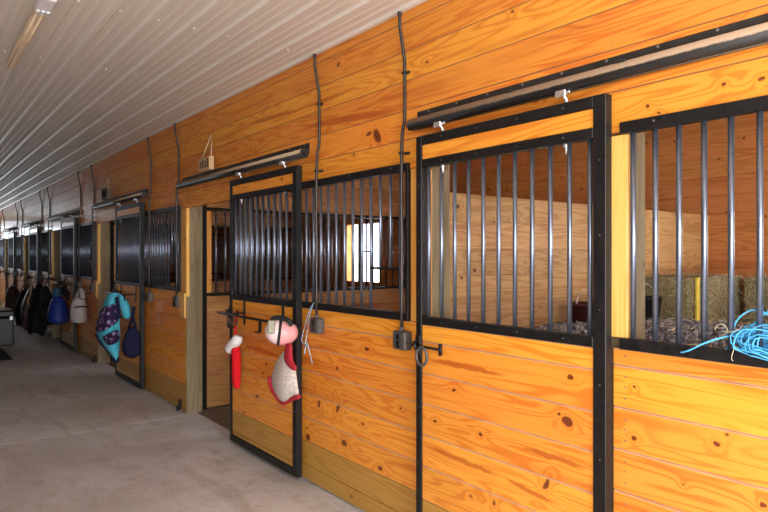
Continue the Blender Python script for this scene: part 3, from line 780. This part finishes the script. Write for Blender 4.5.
# white bag
X = 2.08
t = empty('backpack', P(79, 300, X), 'off white canvas backpack hanging by its top loop on the aisle side', 'bag'); L = t.location.copy()
loft('bag_body', [(P(79.5,297,X)-L,.05,.04),(P(79,299.5,X)-L,.12,.095),(P(78.5,306,X)-L,.16,.112),(P(78.5,314,X)-L,.17,.122),(P(78.7,321,X)-L,.16,.12),(P(79.5,322.8,X)-L,.12,.09)], M['whitebag'], t, wob=.02)
bm = tube(bmesh.new(), smoothpath([P(76.5,299,X)-L, P(78.5,293,X)-L, P(80.5,290,X)-L, P(82.3,293,X)-L, P(83,299,X)-L], 4), .035, 8); obj('top_loop', bm, M['whitebag'], t)
bm = tube(bmesh.new(), smoothpath([Vector((-.09,-.14,-.10)), Vector((0,-.165,-.09)), Vector((.08,-.14,-.10))], 4), .012, 6); obj('zip', bm, M['darkcloth'], t)
# blue bag
X = 2.0
t = empty('nylon_bag', P(59, 300, X), 'royal blue nylon bag hanging left of the off white backpack', 'bag'); L = t.location.copy()
loft('bag_body', [(P(58,296,X)-L,.08,.07),(P(58,300,X)-L,.14,.11),(P(58,308,X)-L,.19,.145),(P(58,316,X)-L,.22,.18),(P(58.5,321,X)-L,.20,.165),(P(59,324,X)-L,.12,.10)], M['blue'], t, wob=.03)
loft('bag_flap', [(P(57.5,287,X)-L,.05,.05),(P(57,291,X)-L,.10,.085),(P(57,296,X)-L,.11,.09),(P(57.5,299,X)-L,.06,.05)], plain('dark_teal_nylon', (.01,.07,.13), .6), t, wob=.04)
# dark hung things farther on
def hung(px, y0, y1, yy, rx, ry, mat, label, cat, name, seed):
    p0 = Py(px, y0, yy); p1 = Py(px, y1, yy); h = p0.z-p1.z; rr = random.Random(seed)
    t = empty(name, p0, label, cat, 'dark gear hung on the far doors'); n, seg = 12, 40; bm = bmesh.new(); rings = []
    ph = [rr.uniform(0, 6) for _ in range(6)]
    for i in range(n):
        f = i/(n-1); w = .30+.70*min(1, f*2.2)**.7-.15*max(0, f-.8)*5*rr.uniform(.6, 1); ring = []
        for k in range(seg):
            a = 2*PI*k/seg; fold = 1+(.05+.16*f)*math.sin(5*a+ph[0]+f)+.07*f*math.sin(9*a+ph[1])
            ring.append(bm.verts.new((rx*w*math.cos(a)*fold+.03*math.sin(f*4+ph[2]), ry*w*math.sin(a)*fold, -h*f+.05*f*math.sin(2*a+ph[3])+.03*f*math.sin(5*a+ph[4]))))
        rings.append(ring)
    for a, b in zip(rings, rings[1:]):
        for k in range(seg): bm.faces.new((a[k], a[(k+1) % seg], b[(k+1) % seg], b[k]))
    bm.faces.new(rings[0]); bm.faces.new(rings[-1])
    obj('cloth_body', bm, mat, t, smooth=True)
    bm = tube(bmesh.new(), smoothpath([(-.05,0,-.03), (0,0,.09), (.05,0,-.03)], 5), .012, 6); obj('hanging_strap', bm, M['strap'], t)
hung(47, 286, 322, 12.7, .11, .22, M['darkcloth'], 'charcoal blanket hanging just left of the blue bag', 'blanket', 'folded_blanket', 1)
hung(39, 285, 331, 13.5, .16, .26, M['darkcloth'], 'large charcoal horse rug hanging second left of the blue bag', 'blanket', 'horse_rug', 2)
hung(30.5, 288, 326, 14.55, .14, .22, M['brown'], 'dark brown leather saddle hung near the far left', 'saddle', 'saddle', 3)
hung(23, 290, 326, 16.4, .14, .25, M['darkcloth'], 'charcoal coat hung at the far left beyond the brown saddle', 'coat', 'hanging_coat', 4)
hung(14, 286, 312, 17.2, .18, .28, M['brown'], 'brown rug hung above the black trunk at the far left', 'blanket', 'brown_rug', 5)
hung(66.5, 284, 297, 11.25, .035, .06, M['darkcloth'], 'small dark halter between the blue bag and white backpack', 'halter', 'halter', 6)
sd = bpy.data.objects['saddle']
obj('girth_strap', tube(bmesh.new(), smoothpath([(-.02,-.26,.02), (-.05,-.33,-.12), (-.09,-.34,-.25), (-.05,-.33,-.42)], 5), .014, 6), M['rope'], sd)['label'] = 'tan strap'
for nm in ('backpack', 'nylon_bag', 'halter', 'folded_blanket', 'horse_rug', 'saddle', 'hanging_coat', 'brown_rug'):
    t = bpy.data.objects[nm]; dx = (2.184 if 1.15 < (t.location.y-B0) % PER < 2.35 else WX-.002)-t.location.x; z = .12 if nm not in ('backpack', 'nylon_bag') else .10
    obj('hook', tube(bmesh.new(), [(dx, 0, z), (-.01, 0, z), (-.02, 0, z+.03)], .009, 6), M['black'], t)
# trunk and mat
t = empty('tack_trunk', (.95, 13.3, 0), 'black plastic trunk on the concrete at the left edge', 'trunk')
obj('trunk_body', box(-.60, .57, -.37, .37, .0, .50, .02), M['trunk'], t); obj('trunk_lid', box(-.62, .59, -.39, .39, .505, .635, .03), M['trunk'], t)
o = obj('latch', box(.50, .55, -.405, -.385, .46, .53, .005), M['zinc'], t); obj('handle', tube(bmesh.new(), smoothpath([(.58,-.12,.36), (.63,-.10,.34), (.63,.10,.34), (.58,.12,.36)], 4), .012, 8), M['zinc'], t)
o = obj('rubber_mat', box(.15, 1.29, 11.1, 12.5, .0, .018, .005), M['rubber']); tagp(o, 'black rubber mat on the floor in front of the trunk', 'mat')

# hanging plaques
def plaque(y, w, z0, z1, xf, dark, label, nail):
    t = empty('hanging_plaque', (xf, y, z0), label, 'plaque', 'wooden plaques above the tracks')
    h = z1-z0
    obj('board', box(-.028, .020, -w/2, w/2, 0, h, .004), dark and M['plaque_dark'] or M['plaque'], t)
    bm = bmesh.new()
    for i in range(4): B(bm, -.031, -.0285, -w/2+.02+i*(w-.04)/4, -w/2+.02+(i+.6)*(w-.04)/4, h*.2, h*(.7 if i % 2 else .85))
    obj('carved_marks', bm, M['plaque_dark'] if not dark else M['darkcloth'], t)
    bm = bmesh.new(); N = Vector(nail)-Vector((xf, y, z0))
    tube(bm, [(0, -w/2+.015, h), N], .0055, 6); tube(bm, [(0, w/2-.015, h), N], .0055, 6); dot(bm, N, (-1,0,0), .008, .006)
    obj('cord', bm, M['rope'], t)
plaque(5.50, .26, 2.404, 2.525, 2.185, False, 'pale wooden plaque hung by a cord above the track of the stocking door', (2.24, 5.52, 2.755))
plaque(9.15, .30, 2.404, 2.56, 2.185, True, 'dark wooden plaque hung by a cord above the teal blanket door track', (2.24, 9.20, 2.74))
# ceiling strip light
t = empty('ceiling_strip_light', (.580, 4.4, 2.999), 'long cream strip light fixed along the ribbed ceiling', 'light')
obj('housing', box(-.030, .030, -.60, .74, -.034, -.004, .006), M['cream'], t); bm = bmesh.new()
for xx in (-.018, .018): tube(bm, [(xx*.8, -.54, -.036), (xx*.8, .72, -.036)], .003, 6)
obj('seam', bm, M['cream'], t)
bm = box(-.038, .038, -.82, -.61, -.055, -.004, .008); 
for xx in (-.024, 0, .024): B(bm, xx-.009, xx+.009, -.64, -.585, -.062, -.02, .003)
obj('end_box', bm, M['white'], t)

# ---------------------------------------------------------------- hay store in the nearest stall
def bale_mesh(L, W, Hh, seed, strands=900):
    rr = random.Random(seed); bm = bmesh.new(); nx, ny, nz = 22, 11, 9
    bmesh.ops.create_cube(bm, size=1)
    bmesh.ops.subdivide_edges(bm, edges=bm.edges, cuts=9, use_grid_fill=True)
    for v in bm.verts:
        p = Vector((v.co.x*L, v.co.y*W, v.co.z*Hh)); k = 1-.03*max(abs(v.co.x*2)**6, 0)
        d = noise.noise_vector(p*9+Vector((seed,0,0)))*.018; v.co = p*k+d
    for i in range(strands):
        f = rr.choice('xxyyyyzz'); sg = 1 if f == 'z' else rr.choice((-1,1))
        p = Vector((rr.uniform(-.5,.5)*L, rr.uniform(-.5,.5)*W, rr.uniform(-.5,.5)*Hh))
        nrm = Vector((f == 'x', f == 'y', f == 'z'))*sg
        ax = 'xyz'.index(f); p[ax] = sg*.5*(L, W, Hh)[ax]
        d = Vector((rr.gauss(0,1), rr.gauss(0,1), rr.gauss(0,1))); d -= nrm*d.dot(nrm)*.94; d.normalize(); l = rr.uniform(.02,.07)
        a = p+nrm*rr.uniform(-.005,.012); b = a+d*l+nrm*rr.uniform(-.005,.02); s_ = d.cross(nrm).normalized()*.0014
        q = [bm.verts.new(x) for x in (a-s_, a+s_, b+s_, b-s_)]; f2 = bm.faces.new(q); f2.material_index = 1 if rr.random() < .45 else 0
    return mesh('bale_body', bm, [M['hay'], M['straw']])
BALES = [bale_mesh(.93, .46, .325, s_) for s_ in (1, 5)]
bm = bmesh.new()
for yy in (-.2, .2):
    for q in ((-.235,.178),): pass
def twm():
    bm = bmesh.new()
    for xx in (-.22, .22):
        pts = [(xx,-.236,-.176),(xx,-.236,.176),(xx,.236,.176),(xx,.236,-.176)]
        tube(bm, pts, .0035, 5, closed=True)
    return mesh('baling_twine', bm, M['rope'])
TW = twm()
def bale(x, y, z, rot, i, label, group):
    t = empty('hay_bale', (x, y, z), label, 'hay bale', group); t.rotation_euler = (0,0,rot)
    place('bale_body', BALES[i % 2], t, (0,0,.172)); place('baling_twine', TW, t, (0,0,.172))
cnt = 0
for lay in range(3):
    for a in range(3):
        for b in range(2):
            top = lay == 2
            bale(3.12+a*1.0, 1.265+b*.52, .0+lay*.384, 0, cnt, 'greenish hay bale in the stack inside the nearest stall, '+['bottom', 'middle', 'top'][lay]+' layer behind the bars', 'stacked hay bales in the nearest stall'); cnt += 1
        bale(3.12+a*1.0, 2.315, lay*.384, 0, cnt, 'hay bale in the row of the stack nearest the partition boards, '+['bottom', 'middle', 'top'][lay]+' layer', 'hay bales along the partition'); cnt += 1
for a in range(3):
    for b in range(2):
        for lay in range(3): bale(3.12+a*1.0, .225+b*.52, lay*.384, 0, cnt, 'hay bale in the part of the stack next to the coil of twine', 'hay bales behind the twine'); cnt += 1
bale(4.76, 2.32, 1.128, 0, 0, 'upper hay bale behind the yellow handle in the nearest stall', None)
bale(5.30, 1.58, 1.128, PI/2, 1, 'upper hay bale against the back wall right of the yellow handle', None)
# loose grey bedding heap
bm = bmesh.new(); rr = random.Random(3); nx, ny = 34, 26
def hz(x, y): 
    u = (x-2.75)/1.65; v = (y-1.35)/1.24
    return 1.12+.06*max(0, math.sin(PI*min(1,max(0,u))))**.5*max(0, math.sin(PI*min(1,max(0,v))))**.5+.012*noise.noise(Vector((x*14,y*14,0)))
g = [[bm.verts.new((2.75+1.65*i/nx, 1.35+1.24*j/ny, hz(2.75+1.65*i/nx, 1.35+1.24*j/ny))) for j in range(ny+1)] for i in range(nx+1)]
for i in range(nx):
    for j in range(ny): bm.faces.new((g[i][j], g[i+1][j], g[i+1][j+1], g[i][j+1]))
for i in range(5200):
    x = rr.uniform(2.78, 4.37); y = rr.uniform(1.38, 2.56); z = hz(x, y)+rr.uniform(0,.016); s_ = rr.uniform(.008,.022)
    rm = Matrix.Rotation(rr.uniform(0,6.3), 3, Vector((rr.gauss(0,1), rr.gauss(0,1), rr.gauss(0,1))).normalized())
    vs = [bm.verts.new(Vector((x,y,z))+rm@Vector(q)*s_) for q in ((-1,-.6,0),(1,-.5,.1),(.9,.6,-.1),(-.8,.5,.15))]
    bm.faces.new(vs[:3]); bm.faces.new((vs[0], vs[2], vs[3]))
tagp(obj('grey_bedding', bm, M['chips']), 'loose grey chopped bedding heaped on the bales behind the bars', 'bedding', kind='stuff')
# loose straw on the stack
bm = bmesh.new()
for i in range(2600):
    x = rr.uniform(2.7, 5.0); y = rr.uniform(.5, 2.1); z = (hz(x, y) if 2.75 < x < 4.4 and y > 1.35 else 1.125)+rr.uniform(.0,.05)
    if 2.75 < x < 4.4 and y > 1.5 and rr.random() < .85: continue
    a = rr.uniform(0, 6.3); l = rr.uniform(.02,.09); d = Vector((math.cos(a), math.sin(a), rr.uniform(-.2,.35)))*l; sd = Vector((-math.sin(a), math.cos(a), .5))*.0018
    p = Vector((x,y,z)); bm.faces.new([bm.verts.new(q) for q in (p-sd, p+sd, p+d+sd, p+d-sd)])
tagp(obj('loose_straw', bm, M['straw']), 'loose pale straw scattered over the hay stack behind the sill', 'straw', kind='stuff')
# yellow handle
yb = 2.06; p0 = Py(697.7, 326, yb); p1 = Py(697.7, 279, yb)
bm = bmesh.new(); B(bm, p0.x-.020, p0.x-.001, yb-.008, yb+.008, p0.z-.03, p1.z, .002); B(bm, p0.x-.001, p0.x+.006, yb-.012, yb+.012, p0.z-.03, p1.z, .002); B(bm, p0.x-.024, p0.x+.008, yb-.014, yb+.014, p1.z, p1.z+.012, .003)
tagp(obj('tool_handle', bm, M['yellow']), 'yellow plastic tool handle standing upright before the hay bale', 'handle tool')
def bucket(c, r, h, mat, label):
    t = empty('bucket', c, label, 'bucket'); bm = bmesh.new()
    prof = [(0,0),(r*.78,0),(r*.80,.01),(r,h-.02),(r*1.06,h-.02),(r*1.06,h),(r*.95,h),(r*.76,.02),(0,.02)]; seg = 28; rg = []
    for pr, pz in prof: rg.append([bm.verts.new((pr*math.cos(2*PI*i/seg), pr*math.sin(2*PI*i/seg), pz)) for i in range(seg)] if pr else [bm.verts.new((0,0,pz))])
    for a, b in zip(rg, rg[1:]):
        for i in range(seg):
            j = (i+1) % seg
            if len(a) == 1: bm.faces.new((a[0], b[i], b[j]))
            elif len(b) == 1: bm.faces.new((a[i], b[0], a[j]))
            else: bm.faces.new((a[i], b[i], b[j], a[j]))
    obj('bucket_body', bm, mat, t, smooth=True)
    bm = tube(bmesh.new(), smoothpath([(r,0,h-.01), (r*.75,.0,h+.05), (0,.02,h+.09), (-r*.75,.0,h+.05), (-r,0,h-.01)], 5), .004, 6); obj('bail_handle', bm, M['zinc'], t)
bucket((4.13, 2.28, 1.16), .085, .17, M['bucket'], 'black bucket on the hay stack beside the partition')
bucket((3.62, 2.44, 1.15), .115, .15, M['maroon'], 'dark maroon bucket seen at the lower right of the closed door bars')
# blue twine coil over the sill
bm = bmesh.new(); rr = random.Random(11); c0 = Vector((2.30, .77, 1.325))
for i in range(48):
    ry = rr.uniform(.07,.18); rz = rr.uniform(.018,.055); off = Vector((rr.uniform(-.06,.08), rr.uniform(-.02,.03), rr.uniform(-.02,.015))); ph = rr.uniform(0,6)
    pts = []
    for j in range(22):
        a = 2*PI*j/22
        pts.append(c0+off+Vector((.045*math.sin(a+ph), ry*math.cos(a)*(1+.1*math.sin(3*a+ph)), rz*math.sin(a)+.008*math.sin(4*a+ph))))
    tube(bm, pts, .0027, 5, closed=True)
for pts in (((722,352),(735,342),(742,337),(755,333)), ((731,336),(736,322),(745,313),(755,310),(765,313),(775,320)), ((742,336),(752,326),(760,318),(775,306)), ((735,340),(748,330),(760,332),(775,330))):
    tube(bm, smoothpath([P(a, b, 2.26) for a, b in pts], 6), .0030, 6)
tube(bm, smoothpath([P(742,336,2.25), P(725,337,2.24), P(705,343,2.215), P(690,350,2.21), P(681,352.5,2.215)], 6), .0034, 6)
tagp(obj('twine_coil', bm, M['twine']), 'bright blue baling twine coil heaped over the sill of the nearest stall', 'twine')
bm = bmesh.new()
for pts in (((735,346),(733,352),(731.5,358),(733,361)), ((722,331),(730,332),(738,330),(742,326)), ((715,330),(718,325),(724,325),(728,331))):
    tube(bm, smoothpath([P(a, b, 2.22) for a, b in pts], 5), .0009, 5)
tagp(obj('straw_wisps', bm, M['straw']), 'pale straw wisps caught on the sill beside the blue twine', 'straw', kind='stuff')

# ---------------------------------------------------------------- light
w = bpy.data.worlds.new('sky'); bpy.context.scene.world = w; w.use_nodes = True
bg = w.node_tree.nodes['Background']; bg.inputs[0].default_value = (.86,.92,1,1); bg.inputs[1].default_value = 1.5
def area(name, loc, rot, sx, sy, power, col):
    l = bpy.data.lights.new(name, 'AREA'); l.shape = 'RECTANGLE'; l.size = sx; l.size_y = sy; l.energy = power; l.color = col
    o = bpy.data.objects.new(name, l); C.objects.link(o); o.location = loc; o.rotation_euler = rot; return o
area('daylight_side_doorway', (AX0-.10, -2.0, 1.32), (0, -PI/2, 0), 2.55, 3.2, 190, (1,.97,.94))  # fill light for the near wall, through an added unseen doorway
area('daylight_near_doorway', (.4, NEARY-.1, 1.4), (PI/2, 0, 0), 3.1, 2.6, 330, (.95,.97,1))
area('daylight_far_doorway', (.4, END+.1, 2.0), (-PI/2, 0, 0), 3.1, 1.3, 45, (.80,.90,1))
for k in range(len(wl)): area('window_daylight', (BACK+.12, (wl[k][0]+wl[k][1])/2, 1.67), (0, PI/2, 0), .95, .95, (70, 40, 22)[k], (1,.97,.93))  # only the farthest window is seen; nearer lamps added as stall fill

cam = bpy.data.cameras.new('camera'); co = bpy.data.objects.new('camera', cam); C.objects.link(co)
co.location = (0,0,H); co.rotation_euler = (PI/2, 0, -TH); cam.sensor_width = 36; cam.lens = 36*F/768; cam.clip_start = .05; cam.clip_end = 300
sc = bpy.context.scene; sc.camera = co
sc.view_settings.view_transform = 'Standard'; sc.view_settings.look = 'None'; sc.view_settings.exposure = .32; sc.view_settings.gamma = 1
sc.cycles.use_denoising = True; sc.cycles.max_bounces = 8; sc.cycles.sample_clamp_indirect = 8
